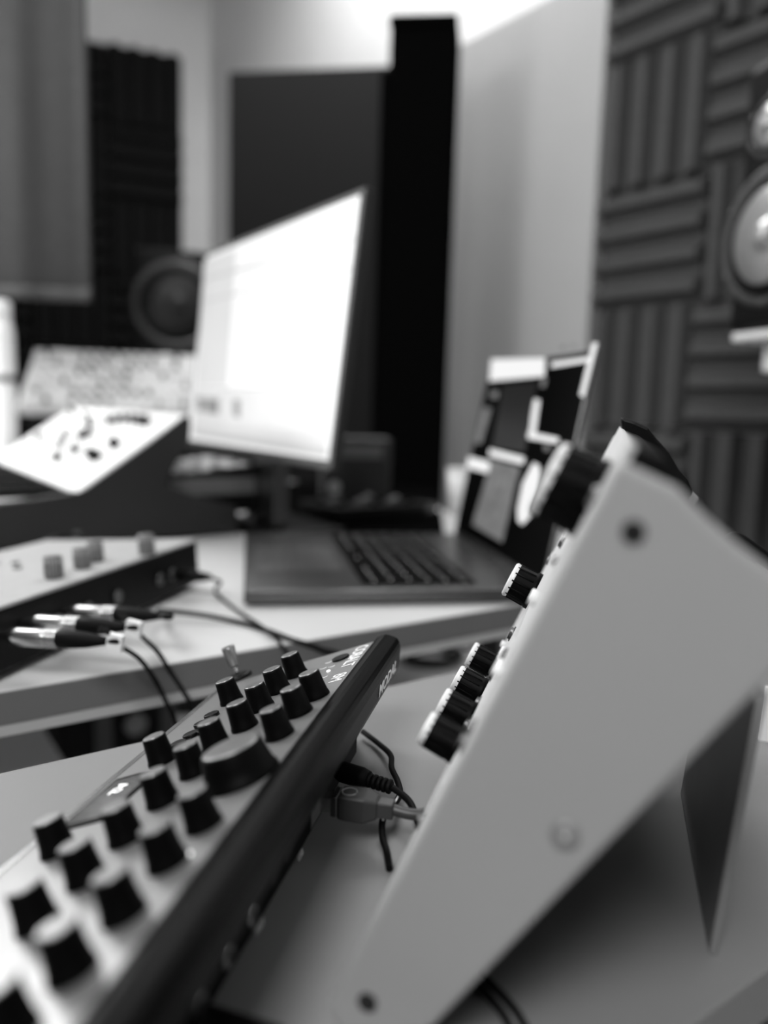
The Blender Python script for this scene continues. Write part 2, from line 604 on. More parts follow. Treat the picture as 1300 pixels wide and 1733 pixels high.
# sockets
for l_ in (.192, .214, .236, .262, .286):
    sk = MB().lathe([(.0042, 0), (.0042, .002), (.0034, .0024)], (-.0024, -l_, .016), (1, 0, 0), 24).build('jack_socket', m_metal, syn)
    MB().lathe([(.0022, .0024), (.0020, .0026)], (-.0024, -l_, .016), (1, 0, 0), 20).build('socket_hole', m_ink, sk)
for l_ in (.07, .148, .165):
    MB().lathe([(.005, 0), (.005, .0006)], (-.0024, -l_, .016), (1, 0, 0), 28).build('din_socket', m_ink, syn)
MB().box((-.0024, -.121, .010), (-.0008, -.106, .022)).build('usb_socket', m_metal, syn)

# ---- cables of the synthesizer
def sw(x, y, z): return SM @ V((x, y, z))


ux = V((1, 0, 0))
UM = SM
root = thing('usb_cable', 'thick dark grey USB cable plugged into the synthesizer rear', 'cable', SM @ Matrix.Translation((.001, 0, .0025)))
uy, uz = -.1100, .0165
MB().box((-.0055, uy - .0042, uz - .0035), (.006, uy + .0042, uz + .0035)).build('metal_plug', m_metal, root, .0003)
MB().box((.0052, uy - .0055, uz - .0048), (.0085, uy + .0055, uz + .0048)).build('metal_plug', m_dkmetal, root, .0006)
mb = MB()
ov = [(.0085, .0062, .0054), (.012, .0066, .0058), (.021, .0066, .0058), (.0255, .0046, .0046), (.027, .004, .004)]
vs = []
for x, a, b in ov: vs += [(x, uy - a, uz - b), (x, uy + a, uz - b), (x, uy + a, uz + b), (x, uy - a, uz + b)]
fs = [(3, 2, 1, 0)]
for i in range(len(ov) - 1):
    for k in range(4): fs.append((i * 4 + k, i * 4 + (k + 1) % 4, i * 4 + 4 + (k + 1) % 4, i * 4 + 4 + k))
k = (len(ov) - 1) * 4
fs.append((k, k + 1, k + 2, k + 3))
mb.add(vs, fs)
om = mb.build('overmold', m_gcable, root, .0012, 3)
MB().tube([(.013 + .0035 * math.cos(a), uy + .0036 * math.sin(a), uz + .0058) for a in [R(t) for t in range(0, 360, 20)]], .0003, 5, sub=1).build('moulded_badge', mat('badge_grey', .25, .5), om)
MB().box((.0265, uy - .0036, uz - .0036), (.034, uy + .0036, uz + .0036)).build('strain_relief', m_gcable, root, .0006)
MB().tube([(.033, uy, uz), (.044, uy, uz - .001), (.056, uy + .006, uz), (.068, uy + .02, uz - .004), (.09, uy + .05, .004), (.13, uy + .09, .0035)], .0026, 14).build('cable', m_gcable, root)

root = thing('power_cable', 'thin black power lead with ribbed boot behind the synthesizer', 'cable', SM)
py_, pz_ = -.0765, .0175
MB().lathe([(.004, 0), (.0052, .003), (.0052, .014), (.0042, .018)], (-.001, py_, pz_), (1, -.25, -.05), 20).build('plug', m_cable, root)
mb = MB()
ax = V((1, -.25, -.05)).normalized()
for i in range(5): mb.lathe([(.0028, 0), (.0036, .0005), (.0036, .0018), (.0028, .0023)], V((-.001, py_, pz_)) + ax * (.0175 + i * .0027), ax, 16)
mb.build('ribbed_boot', m_cable, root)
st = V((-.001, py_, pz_)) + ax * .031
MB().tube([st, st + V((.010, -.008, -.002)), st + V((.017, -.022, -.005)), st + V((.024, -.034, -.009)), (.07, -.14, .003), (.1, -.15, .003)], .0017, 12).build('cable', m_cable, root)

root = thing('striped_cable', 'thin black cable with white stripe lying twisted on the shelf', 'cable', Matrix.Identity(4))
pp = [at_z(614, 1238, TOP + .004), at_z(640, 1258, TOP + .004), at_z(661, 1278, TOP + .007), at_z(663, 1300, TOP + .008), at_z(673, 1322, TOP + .008), at_z(677, 1343, TOP + .008), at_z(668, 1360, TOP + .009), at_z(654, 1374, TOP + .010), at_z(647, 1392, TOP + .007), at_z(648, 1420, TOP + .003), at_z(654, 1440, TOP + .002), at_z(659, 1470, TOP + .002)]
c_ = MB().tube(pp, .0016, 12).build('cable', m_cable, root)
MB().tube([q + V((.0001, -.0009, .0012)) for q in pp[5:9]], .0006, 8).build('white_stripe', m_print, c_)

# ------------------------------------------------------------------ tilted synthesizer with the pale side panel
L2 = head(16)
S2 = V((L2.y, -L2.x, 0))
foot = at_z(566, 1782, TOP)
PL = foot - CAM
dpl = PL.dot(L2)
O2 = CAM + L2 * dpl
O2.z = TOP
UMx = frame(O2, S2, L2, Z)
UI = UMx.inverted()


def uc(x, y, w_=0):
    q = UI @ at_plane(x, y, O2 + L2 * w_, L2)
    return q.x, q.z


unit = thing('tilted_synthesizer', 'steeply tilted synthesizer with pale grey side panel at the right', 'synthesizer', UMx)
A_ = V((uc(552, 1706)[0], 0, uc(552, 1706)[1]))
B_ = V((uc(1043, 784)[0], 0, uc(1043, 784)[1]))
out = [(552, 1706), (1043, 784), (1056, 783), (1150, 828), (1205, 884), (1252, 925), (1330, 985), (1400, 1052), (1290, 1165), (1000, 1463), (735, 1740), (640, 1830), (600, 1800)]
poly = [(x, max(z, .0006)) for x, z in [uc(*p) for p in out]]
WU = .30
ck = MB().prism([(x, 0, z) for x, z in poly], (0, .010, 0)).build('side_panel', m_cheek, unit, .0022, 3)
ck2 = MB().prism([(x, WU - .01, z) for x, z in poly], (0, .010, 0)).build('side_panel', m_cheek, unit, .0022, 3)
for (x, y, dk) in ((1072, 900, 1), (957, 1413, 0), (622, 1695, 1)):
    sx_, sz_ = uc(x, y)
    sc_ = MB()
    if dk:
        sc_.lathe([(.0030, 0), (.0030, .0006)], (sx_, -.0001, sz_), (0, -1, 0), 24)
        o = sc_.build('screw', mat('dark_screw', .02, .4, metal=.3), ck)
    else:
        sc_.lathe([(.0040, 0), (.0038, .0006), (.0022, .0008)], (sx_, -.0001, sz_), (0, -1, 0), 24)
        o = sc_.build('screw', mat('pale_screw', .26, .4, metal=.2), ck)
        MB().lathe([(.0008, 0), (.0008, .0004)], (sx_, -.0009, sz_), (0, -1, 0), 16).build('screw_socket', m_white, o)
AB = (A_ - B_).normalized()          # down along the front
ABn = V((AB.z, 0, -AB.x))
if ABn.x > 0: ABn = -ABn
LEN = (A_ - B_).length
# body between the panels, rising a little above them
bt = B_ - AB * .006
bpoly = [A_ - AB * .012 - ABn * .003, bt - ABn * .003, bt - ABn * .003 + V((.008, 0, -.003)), V((poly[3][0] + .001, 0, poly[3][1] + .002)), V((poly[6][0] - .004, 0, poly[6][1] - .002)), V((poly[8][0] - .004, 0, poly[8][1] + .004)), V((poly[10][0], 0, poly[10][1] + .006))]
MB().prism([p + V((0, .0102, 0)) for p in bpoly], (0, WU - .0204, 0)).build('case', m_black, unit, .001)
fp = [bt - ABn * .003, bt - ABn * .0005, A_ - AB * .012 - ABn * .0005, A_ - AB * .012 - ABn * .003]
MB().prism([p + V((0, .0104, 0)) for p in fp], (0, WU - .0208, 0)).build('control_panel', m_unitpanel, unit, .0003)
# raised far end of the case with its bumpy back
wq = WU - .012
cv = [uc(x, y, wq) for x, y in ((1049, 706), (1070, 712), (1092, 722), (1104, 738), (1124, 760), (1138, 785), (1152, 800), (1160, 820), (1150, 834), (1120, 845), (1060, 800))]
MB().prism([(x, wq - .05, z) for x, z in cv], (0, .05, 0)).build('rear_cover', m_black, unit, .0015)
mb = MB()
cc = [uc(x, y, .2) for x, y in ((1225, 930), (1242, 912), (1275, 930), (1310, 956), (1360, 990))]
mb.tube([(x, .2, z) for x, z in cc], .0035, 12)
mb.build('rear_cable', m_cable, unit)


def on_panel(x, y, w_):
    s_, z_ = uc(x, y, w_)
    t = (V((s_, 0, z_)) - B_).dot(AB)
    return B_ + AB * t - ABn * .0005 + V((0, w_, 0))


def uknob(x, y, dist, r, h, lab=None):
    w_ = dist - dpl
    b = on_panel(x, y, w_)
    kb = MB()
    n = 40
    kb.lathe([(r * 1.05, 0), (r * 1.05, h * .12), (r, h * .16), (r * .96, h * .94), (r * .9, h)], b, ABn, n)
    # finger grooves
    o = kb.build('knob', m_knob, unit)
    g = MB()
    t = AB
    s_ = V((0, 1, 0))
    for k in range(14):
        a = 2 * math.pi * k / 14
        d = t * math.cos(a) + s_ * math.sin(a)
        g.tube([b + ABn * (h * .2) + d * (r * .97), b + ABn * (h * .9) + d * (r * .94)], r * .07, 6, sub=1)
    g.build('grip_ribs', m_knob, o)
    MB().lathe([(r * .99, -h * .16), (r * .97, -h * .02), (r * .88, h * .03), (r * .5, h * .04)], b + ABn * h, ABn, n).build('cap', mat('pale_cap', .7, .35), o)
    return o


uknob(983, 836, .262, .0132, .0165)
uknob(887, 992, .42, .0100, .0150)
uknob(829, 1124, .43, .0076, .0155)
uknob(806, 1166, .385, .0074, .0155)
uknob(783, 1208, .342, .0074, .0155)
uknob(757, 1252, .300, .0074, .0155)
# sockets, buttons and trimmers along the panel
rg = random.Random(3)
for i in range(34):
    w_ = .02 + .265 * rg.random()
    t = .012 + (LEN - .04) * rg.random()
    b = B_ + AB * t - ABn * .0005 + V((0, w_, 0))
    r = rg.choice([.0028, .0034, .0022])
    if i % 3:
        o = MB().lathe([(r * 1.3, 0), (r * 1.3, .0006), (r, .0008), (r, .0018), (r * .6, .0018)], b, ABn, 18).build('patch_socket', m_dkmetal, unit)
        MB().lathe([(r * .55, .0018), (r * .5, .0019)], b, ABn, 12).build('socket_hole', m_ink, o)
    else:
        MB().lathe([(r, 0), (r, .0022), (r * .8, .0026)], b, ABn, 18).build('button', m_white, unit)
mb = MB()
for (t, w_, dt, dw) in ((.02, .15, .03, .0006), (.03, .1, .0006, .06), (.075, .06, .04, .0006), (.09, .12, .0006, .08), (.13, .05, .03, .0006), (.06, .2, .0006, .06)):
    b = B_ + AB * t - ABn * .0005 + V((0, w_, 0))
    mb.prism([b, b + AB * max(dt, .0006), b + AB * max(dt, .0006) + V((0, max(dw, .0006), 0)), b + V((0, max(dw, .0006), 0))], ABn * .0001)
mb.build('printed_lines', m_ink, unit)

# its stand
q = at_z(1200, 1615, TOP)
dl = (q - CAM).dot(L2)
wst = dl - dpl
b0 = V((uc(1200, 1614, wst)[0], 0, .0))
b1 = V((uc(1215, 1612, wst)[0], 0, .0))
t0 = V((uc(1278, 1190, wst)[0], 0, uc(1278, 1190, wst)[1]))
t1 = V((uc(1300, 1175, wst)[0], 0, uc(1300, 1175, wst)[1]))
stand = thing('synthesizer_stand', 'grey angled stand with dark inner face holding up the tilted synthesizer', 'stand', UMx)
mb = MB()
mb.prism([V((b0.x, wst, 0)), V((b1.x, wst, 0)), V((t1.x, wst, t1.z)), V((t0.x, wst, t0.z))], (0, .13, 0))
mb.build('back_plate', mat('stand_grey', .22, .55), stand, .0008)
x0_, z0_ = uc(640, 1838)
# sloping rail from the front foot up to the back plate
mb = MB()
mb.prism([V((poly[11][0] + .012, wst + .05, .0)), V((poly[11][0] + .020, wst + .05, .0)), V((t0.x + .001, wst + .05, t0.z - .004)), V((t0.x - .004, wst + .05, t0.z + .0))], (0, .03, 0))
mb.build('support_rail', m_black, stand, .0008)

# ------------------------------------------------------------------ audio interface at the left
i0 = at_z(338, 993, TOP)
i1 = at_z(0, 1154, TOP)
Lm = (i0 - i1)
Lm.z = 0
Lm.normalize()
Sm = V((Lm.y, -Lm.x, 0))
IM = frame(i0, Sm, Lm, Z)
II = IM.inverted()
mix = thing('audio_mixer', 'black-bodied mixer with pale top and four grey knobs on the white desk', 'mixer', IM)
ML, MD, MH = .325, .19, .050
MB().prism([(0, 0, .006), (-.003, 0, MH), (-MD, 0, MH - .014), (-MD, 0, .006)], (0, -ML, 0)).build('body', m_black, mix, .002)
MB().prism([(-.003, 0, MH), (-.003, 0, MH + .003), (-MD, 0, MH - .011), (-MD, 0, MH - .014)], (0, -ML, 0)).build('top_panel', mat('pale_top', .42, .4, noise=.05, scale=60), mix, .0008)
for x in (-.02, -MD + .02):
    for y in (-.03, -ML + .03): MB().lathe([(.008, 0), (.008, .007)], (x, y, 0)).build('rubber_foot', m_cable, mix)
mn = V((.014 / MD, 0, 1)).normalized() * 1
mn = V((-.074, 0, 1)).normalized()
tp = IM @ V((-.003, 0, MH + .003))
for (x, y, r, h) in ((92, 978, .0075, .018), (140, 962, .0072, .018), (163, 950, .0070, .018), (249, 938, .0075, .019)):
    q = II @ at_plane(x, y, tp, IM.to_3x3() @ mn)
    o = MB().lathe([(r, 0), (r, h * .1), (r * .93, h), (r * .85, h * 1.03)], q, mn, 28).build('knob', mat('knob_grey', .13, .45), mix)
    for k in range(10):
        a = R(36 * k)
    mb = MB()
    for k in range(16):
        a = 2 * math.pi * k / 16
        mb.lathe([(r * .09, h * .1), (r * .08, h)], q + V((math.cos(a), math.sin(a), 0)) * r * .97, mn, 6)
    mb.build('grip_ribs', m_cap, o)
    MB().lathe([(r * .82, 0), (r * .8, h * .02)], q + mn * h * 1.03, mn, 24).build('cap', m_cap, o)
rg = random.Random(5)
for i in range(16):
    x, y = -.03 - .14 * rg.random(), -.12 - .2 * rg.random()
    z = MH + .003 - .014 * (-x - .003) / (MD - .003)
    if i % 2:
        MB().box((x, y, z - .0005), (x + .008, y + .004, z + .002)).build('button', m_print if i % 4 == 1 else m_cap, mix, .0005)
    else:
        MB().lathe([(.004, 0), (.0036, .003)], (x, y, z - .0005)).build('trim_knob', m_cap, mix)
for y in (-.06, -.085, -.16, -.205, -.245): MB().lathe([(.006, 0), (.006, .0015), (.004, .002)], (-.001, y, .026), (1, 0, 0), 20).build('jack_socket', m_dkmetal, mix)


def rear(x, y):
    """local point on the mixer's rear face"""
    q = II @ at_plane(x, y, IM @ V((0, 0, 0)), Sm)
    return q


EP = desk_pt(0, v_up, 0)


def edge_pt(x, y, off):
    return at_plane(x, y, EP - n_dir * off, n_dir)


def jack(num, plug_px, tip_px, path, lab, gname='balanced jack cables'):
    """silver jack plug lying out of the mixer's rear; cable follows the given points"""
    root = thing('jack_cable', lab, 'cable', Matrix.Identity(4), gname)
    p0 = IM @ rear(*plug_px)
    d = (Sm + V((0, 0, .05))).normalized()
    MB().lathe([(.0032, -.002), (.0032, .006), (.0058, .008), (.0066, .014), (.0066, .036), (.0062, .037)], p0, d, 28).build('metal_barrel', m_metal, root)
    mb = MB()
    for k in range(4): mb.lathe([(.0062, .036 + k * .0027), (.0067, .0368 + k * .0027), (.0067, .0376 + k * .0027), (.0062, .0384 + k * .0027)], p0, d, 28)
    mb.build('barrel_rings', m_metal, root)
    o = MB().lathe([(.0058, .036), (.0062, .047), (.0066, .048), (.0062, .058), (.0054, .068), (.0036, .078), (.0024, .084)], p0, d, 28).build('boot', m_cable, root)
    e0 = p0 + d * .083
    pts = [e0, e0 + d * .010] + path
    c = MB().tube(pts, .0017 if num else .0023, 12).build('cable', m_cable, root)
    if num:
        # paper flag round the cable
        c1_ = e0 + d * .004
        side = cr
        s_ = (Sm - Z * .15).normalized()
        up = (Z + Sm * .15).normalized()
        nn_ = s_.cross(up)
        M = frame(c1_, s_, up, nn_)
        f_ = MB().box((-.003, -.006, -.0022), (.0085, .006, .0022), M=M).build('number_tag', m_print, root, .0004)
        text('number', num, .0125, frame(c1_ + nn_ * .0023 - s_ * .0012 + up * .004, -up * -1 if False else up, -s_, nn_), m_ink, f_, bold=.0003)
    return root


def lerp(a, b, t): return a + (b - a) * t


pa = [at_z(205, 1094, TOP + .024), at_z(236, 1115, TOP + .016), edge_pt(262, 1150, .004), edge_pt(280, 1186, .012), edge_pt(297, 1222, .016), edge_pt(318, 1290, .02), edge_pt(330, 1400, .02)]
jack('3', (2, 1076), None, pa, 'black cable with silver plug tagged 3, nearer of the tagged pair')
pa = [at_z(236, 1073, TOP + .024), at_z(266, 1102, TOP + .016), edge_pt(288, 1136, .004), edge_pt(310, 1170, .012), edge_pt(326, 1203, .016), edge_pt(345, 1290, .02), edge_pt(352, 1400, .02)]
jack('4', (40, 1054), None, pa, 'black cable with silver plug tagged 4, farther of the tagged pair')
pa = [at_z(270, 1034, TOP + .014), at_z(335, 1040, TOP + .008), at_z(400, 1052, TOP + .003), at_z(450, 1066, TOP + .003), at_z(492, 1082, TOP + .002), edge_pt(540, 1098, .003), edge_pt(600, 1135, .006), edge_pt(620, 1300, .01)]
jack('', (108, 1036), None, pa, 'untagged plug and black cable running right across the white desk', 'plain cables from the mixer')
root = thing('power_lead', 'thin black lead curving from the far end of the mixer over the white desk', 'cable', Matrix.Identity(4))
p0 = IM @ V((.0, -.045, .022))
MB().lathe([(.006, 0), (.0065, .012), (.005, .026), (.003, .034)], p0, Sm + Z * .02, 20).build('plug', m_cable, root)
MB().tube([p0 + Sm * .033, p0 + Sm * .045 - Z * .004, at_z(365, 1002, TOP + .004), at_z(400, 1032, TOP + .002), at_z(435, 1055, TOP + .0035), at_z(462, 1075, TOP + .006), edge_pt(478, 1094, .004), edge_pt(486, 1112, .01), edge_pt(492, 1200, .012)], .0017, 12).build('cable', m_cable, root)

# glossy trackball dome behind the mixer
p = at_z(112, 962, TOP)
root = thing('computer_mouse', 'glossy black domed mouse behind the mixer at the left', 'mouse', frame(p, Sm, Lm, Z))
mb = MB()
prof = [(.038, 0), (.040, .008)] + [(.040 * math.cos(R(a)), .008 + .032 * math.sin(R(a))) for a in range(10, 86, 8)]
mb.lathe(prof, (0, 0, .001), (0, 0, 1), 40)
o = mb.build('shell', m_gloss, root)
MB().lathe([(.0405, 0), (.0405, .004)], (0, 0, 0), n=40).build('base_ring', m_black, root)
MB().box((-.003, .015, .0375), (.003, .027, .041)).build('scroll_wheel', m_dkmetal, root, .001)

# ------------------------------------------------------------------ laptop
hl = -10
Lw = head(hl)
Ld = V((Lw.y, -Lw.x, 0))
lp = CAM + V((.171, .806, 0))
lp.z = TOP
LM = frame(lp, Ld, Lw, Z)
lap = thing('laptop', 'open dark aluminium laptop with bright windows on its screen', 'laptop', LM)
LW, LD = .36, .312
MB().box((-LD, 0, .003), (0, LW, .0165)).build('base', m_space, lap, .003, 3)
for x in (-LD + .02, -.02):
    for y in (.02, LW - .02): MB().lathe([(.006, 0), (.006, .004)], (x, y, 0)).build('rubber_foot', m_cable, lap)
MB().box((-.190, .022, .0162), (-.066, LW - .022, .0168)).build('keyboard_well', m_off, lap)
MB().box((-LD + .012, LW / 2 - .075, .0163), (-.202, LW / 2 + .075, .0169)).build('trackpad', mat('trackpad_grey', .2, .22, metal=.6), lap, .0002)
kw = (LW - .044) / 14.5
kd = .118 / 6
for r in range(6):
    y = .024
    k = 0
    while y < LW - .03:
        wk = kw
        if r == 5 and k == 4: wk = kw * 5
        if r in (1, 2, 3, 4) and (k == 0): wk = kw * (1.15 + .2 * (r - 1))
        if y + wk > LW - .03: wk = LW - .024 - y
        xa = -.068 - kd * (r + 1) + .002
        mb = MB().box((xa, y + .001, .0166), (xa + kd - .003, y + wk - .001, .0182))
        mb.box((xa + kd * .34, y + wk / 2 - .0008, .0182), (xa + kd * .46, y + wk / 2 + .0008, .01825), mi=1)
        mb.build('key', [m_off, m_led], lap)
        y += wk
        k += 1
# lid
tl_ = R(9.8)
lu = V((math.sin(tl_), 0, math.cos(tl_)))
ln = V((-math.cos(tl_), 0, math.sin(tl_)))      # towards the user
LH = .254
hz = V((-.002, 0, .016))
lid = MB().prism([hz, hz + lu * LH, hz + lu * LH - ln * .005, hz - ln * .005], (0, LW, 0)).build('lid', m_space, lap, .002, 2)
a = hz + lu * .008 + ln * .0001
MB().prism([a, a + lu * (LH - .013), a + lu * (LH - .013) + ln * .0004, a + ln * .0004], (0, 0, 0)).add([], []).v
scr = MB().prism([a + V((0, .004, 0)), a + lu * (LH - .013) + V((0, .004, 0)), a + lu * (LH - .013) + ln * .0004 + V((0, .004, 0)), a + ln * .0004 + V((0, .004, 0))], (0, LW - .008, 0)).build('screen', m_off, lid)
MB().tube([hz + V((0, .03, -.002)), hz + V((0, LW - .03, -.002))], .004, 12, sub=1).build('hinge', m_black, lap)
lo_ = LM @ (a + ln * .0005)
lnw = LM.to_3x3() @ ln
LI = LM.inverted()


def on_scr(polys, m, name, parent, inv, org, nrm, th=.0002):
    loc_n = inv.to_3x3() @ nrm
    mb = MB()
    for pg in polys:
        mb.prism([inv @ at_plane(x, y, org, nrm) for x, y in pg], loc_n * th)
    return mb.build(name, m, parent)


S_ = lambda polys, m, name, th=.0002: [on_scr([pg], m, name, scr, LI, lo_, lnw, th) for pg in polys]
S_([[(832, 608), (923, 606), (922, 637), (828, 645)]], m_screen, 'title_window')
S_([[(934, 613), (1004, 603), (1003, 611), (933, 622)], [(1003, 580), (1012, 580), (989, 672), (981, 669)]], m_screen, 'window_border')
S_([[(851, 650), (910, 645), (888, 766), (832, 758)]], m_screen4, 'dark_window')
S_([[(818, 690), (832, 690), (815, 750), (803, 750)]], m_screen3, 'side_strip')
S_([[(903, 675), (914, 677), (906, 734), (896, 732)], [(894, 731), (946, 741), (944, 751), (893, 742)]], m_screen, 'white_bracket')
S_([[(829, 760), (888, 774), (886, 786), (828, 771)], [(793, 773), (829, 782), (827, 801), (790, 791)]], m_screen, 'white_bar')
S_([[(832, 778), (880, 791), (850, 918), (800, 888)]], m_screen3, 'waveform_window')
S_([[(903, 783), (912, 787), (915, 800), (911, 830), (896, 876), (884, 888), (877, 882), (876, 862), (885, 818)]], m_screen, 'round_meter')
S_([[(921, 753), (930, 753), (930, 763), (921, 763)], [(950, 584), (957, 584), (957, 591), (950, 591)], [(967, 582), (974, 582), (974, 588), (967, 588)], [(918, 640), (926, 640), (922, 655), (914, 655)], [(832, 662), (844, 662), (842, 674), (830, 674)]], m_screen3, 'screen_icon')

# ------------------------------------------------------------------ monitor
hm = -33.3
Mw = head(hm)
Mb = V((Mw.y, -Mw.x, 0))
mp = CAM + V((-.071, .972, -.067))
tm = R(6.5)
zb = mp.z - TOP
MM = frame((mp.x, mp.y, TOP), Mb, Mw, Z)
mon = thing('computer_monitor', 'large monitor with glowing white screen on a stand', 'monitor', MM)
mu = V((math.sin(tm), 0, math.cos(tm)))
mnn = V((-math.cos(tm), 0, math.sin(tm)))
MW_, MH_ = .52, .325
bz = .009
a = V((0, 0, zb))
c0 = a - mu * bz * 1.4 - mnn * .0005
MB().prism([c0 + V((0, -bz, 0)), c0 + mu * (MH_ + bz * 2.4) + V((0, -bz, 0)), c0 + mu * (MH_ + bz * 2.4) - mnn * .014 + V((0, -bz, 0)), c0 - mnn * .014 + V((0, -bz, 0))], (0, MW_ + 2 * bz, 0)).build('housing', m_dkplas, mon, .002)
ms = MB().prism([a, a + mu * MH_, a + mu * MH_ + mnn * .0006, a + mnn * .0006], (0, MW_, 0)).build('screen', m_screen, mon)
mo = MM @ (a + mnn * .0007)
mnw = MM.to_3x3() @ mnn
MI = MM.inverted()
T_ = lambda polys, m, name: [on_scr([pg], m, name, ms, MI, mo, mnw, .0003) for pg in polys]
T5 = lambda polys, m, name: [on_scr([pg], m, name, ms, MI, mo, mnw, .0001) for pg in polys]
T5([[(328, 662), (562, 662), (550, 768), (326, 738)], [(346, 440), (400, 422), (385, 654), (331, 654)]], m_screen5, 'pale_pane')
T_([[(330, 656), (566, 655), (563, 661), (330, 661)]], m_screen2, 'divider_line')
T_([[(334, 672), (346, 673), (346, 697), (334, 695)], [(349, 673), (371, 675), (370, 701), (349, 699)], [(395, 675), (407, 677), (406, 707), (395, 704)]], m_screen3, 'dark_clip')
T_([[(345, 470), (600, 400), (599, 406), (345, 476)], [(343, 508), (594, 452), (593, 457), (343, 512)]], m_screen2, 'menu_line')
T_([[(327, 728), (553, 760), (551, 772), (327, 738)]], m_screen2, 'task_bar')
MB().box((.03, MW_ / 2 - .04, .012), (.055, MW_ / 2 + .04, zb + .12)).build('stand_column', m_dkmetal, mon, .004)
MB().box((.0, MW_ / 2 - .07, 0), (.14, MW_ / 2 + .12, .012)).build('stand_base', m_black, mon, .004)

# ------------------------------------------------------------------ large keyboard synthesizer with cream panel
kp = at_z(402, 906, TOP)
KM = frame(at_z(0, 936, TOP), b_dir, n_dir, Z)
KI = KM.inverted()


def kc(x, y):
    q = KI @ at_plane(x, y, KM.translation, n_dir)
    return V((q.x, 0, q.z))


key = thing('keyboard_synthesizer', 'keyboard synthesizer with sloping cream panel and dark side at the left', 'synthesizer', KM)
outl = [(-60, 868), (0, 852), (60, 845), (125, 834), (150, 826), (230, 768), (314, 702), (324, 712), (322, 742), (296, 790), (282, 820), (330, 838), (398, 856), (404, 872), (402, 900), (0, 934), (-60, 938)]
kpoly = [kc(x, y) for x, y in outl]
for p in kpoly[-3:]: p.z = max(p.z, .004)
MB().prism(kpoly, (0, .02, 0)).build('side_panel', m_dkwood, key, .002)
KW = .62
MB().prism([p + V((0, KW, 0)) for p in kpoly], (0, .02, 0)).build('side_panel', m_dkwood, key, .002)
pa_, pb_ = kc(128, 834), kc(314, 701)
pn = (pb_ - pa_).cross(V((0, 1, 0))).normalized()
if pn.z < 0: pn = -pn
# case under the panel
back = kc(300, 780)
body = [pa_ - V((0, 0, .001)) - pn * .004, pb_ - pn * .004, kc(318, 740), kc(294, 792), kc(280, 822), V((kc(395, 860).x, 0, .03)), V((kc(395, 860).x, 0, .012)), V((kpoly[0].x, 0, .012)), V((kpoly[0].x, 0, kc(-60, 880).z)), V((pa_.x, 0, kc(120, 845).z - .006))]
MB().prism([p + V((0, .0205, 0)) for p in body], (0, KW - .021, 0)).build('case', m_black, key)
MB().prism([pa_ + V((0, .001, 0)) - pn * .004, pb_ + V((0, .001, 0)) - pn * .004, pb_ + V((0, .001, 0)), pa_ + V((0, .001, 0))], (0, KW + .018, 0)).build('control_panel', m_cream, key, .001)
pt_ = (pb_ - pa_).normalized()
# piano keys in front of the panel
zk = kc(120, 845).z - .002
for k in range(25):
    y = .024 + k * .0235
    if y > KW - .03: break
    MB().box((pa_.x - .15, y, zk - .010), (pa_.x - .008, y + .0225, zk + .001)).build('white_key', m_print, key, .0006)
    if k % 7 not in (2, 6): MB().box((pa_.x - .10, y + .017, zk), (pa_.x - .008, y + .029, zk + .010)).build('black_key', m_knob, key, .0006)
PK = (pb_ - pa_).length


def kknob(pos, r, h, m=m_knob):
    o = MB().lathe([(r * 1.1, 0), (r * 1.1, h * .2), (r, h * .3), (r * .9, h)], pos, pn, 16).build('knob', m, key)
    return o


def kpx(x, y):
    q = KI @ at_plane(x, y, KM @ pa_, KM.to_3x3() @ pn)
    return q


for (x, y, r) in ((186, 716, .008), (200, 714, .008), (214, 713, .008), (228, 714, .009), (240, 716, .009), (250, 717, .010), (197, 755, .011), (157, 773, .010), (165, 776, .012), (100, 778, .010), (152, 738, .009), (156, 722, .009), (140, 742, .008), (114, 740, .009), (90, 712, .008), (125, 700, .008), (60, 705, .010), (45, 730, .010), (30, 720, .010), (70, 745, .009), (105, 755, .008), (130, 765, .009), (38, 695, .009), (150, 708, .007), (60, 690, .008), (20, 745, .01)):
    q = kpx(x, y)
    if .02 < q.y < KW: kknob(q - pn * .0005, r * .75, .014)
for (x, y, w1, w2) in ((115, 716, .05, .014), (75, 735, .03, .03), (140, 755, .02, .014)):
    q = kpx(x, y)
    MB().prism([q, q + V((0, w1, 0)), q + V((0, w1, 0)) + pt_ * w2, q + pt_ * w2], pn * .001).build('white_button_strip', m_white, key)
for k in range(18):
    q = pa_ + pt_ * (PK * (.2 + .6 * ((k * 7) % 9) / 9)) + V((0, .06 + .03 * k, 0))
    MB().prism([q, q + V((0, .012, 0)), q + V((0, .012, 0)) + pt_ * .004, q + pt_ * .004], pn * .002).build('slider', m_cap, key)

# ------------------------------------------------------------------ mixing console behind it, facing the camera
qd = head(80)
qn = V((-qd.y, qd.x, 0))
ql = V((-.5, 1.98, 0))
CMx = frame(V((ql.x, ql.y, TOP)), qd, qn, Z)
CI = CMx.inverted()
con = thing('mixing_console', 'pale speckled mixing console behind the cream synthesizer, left of the monitor', 'mixer', CMx)
# plane of its face: from the lower front edge up and back
e0_ = CI @ at_plane(300, 694, CMx.translation, qn)
e1_ = CI @ at_plane(28, 694, CMx.translation, qn)
tiltc = R(38)
cu_l = V((0, math.cos(tiltc), math.sin(tiltc)))
zf = e0_.z
xr, xl = e0_.x + .14, e1_.x
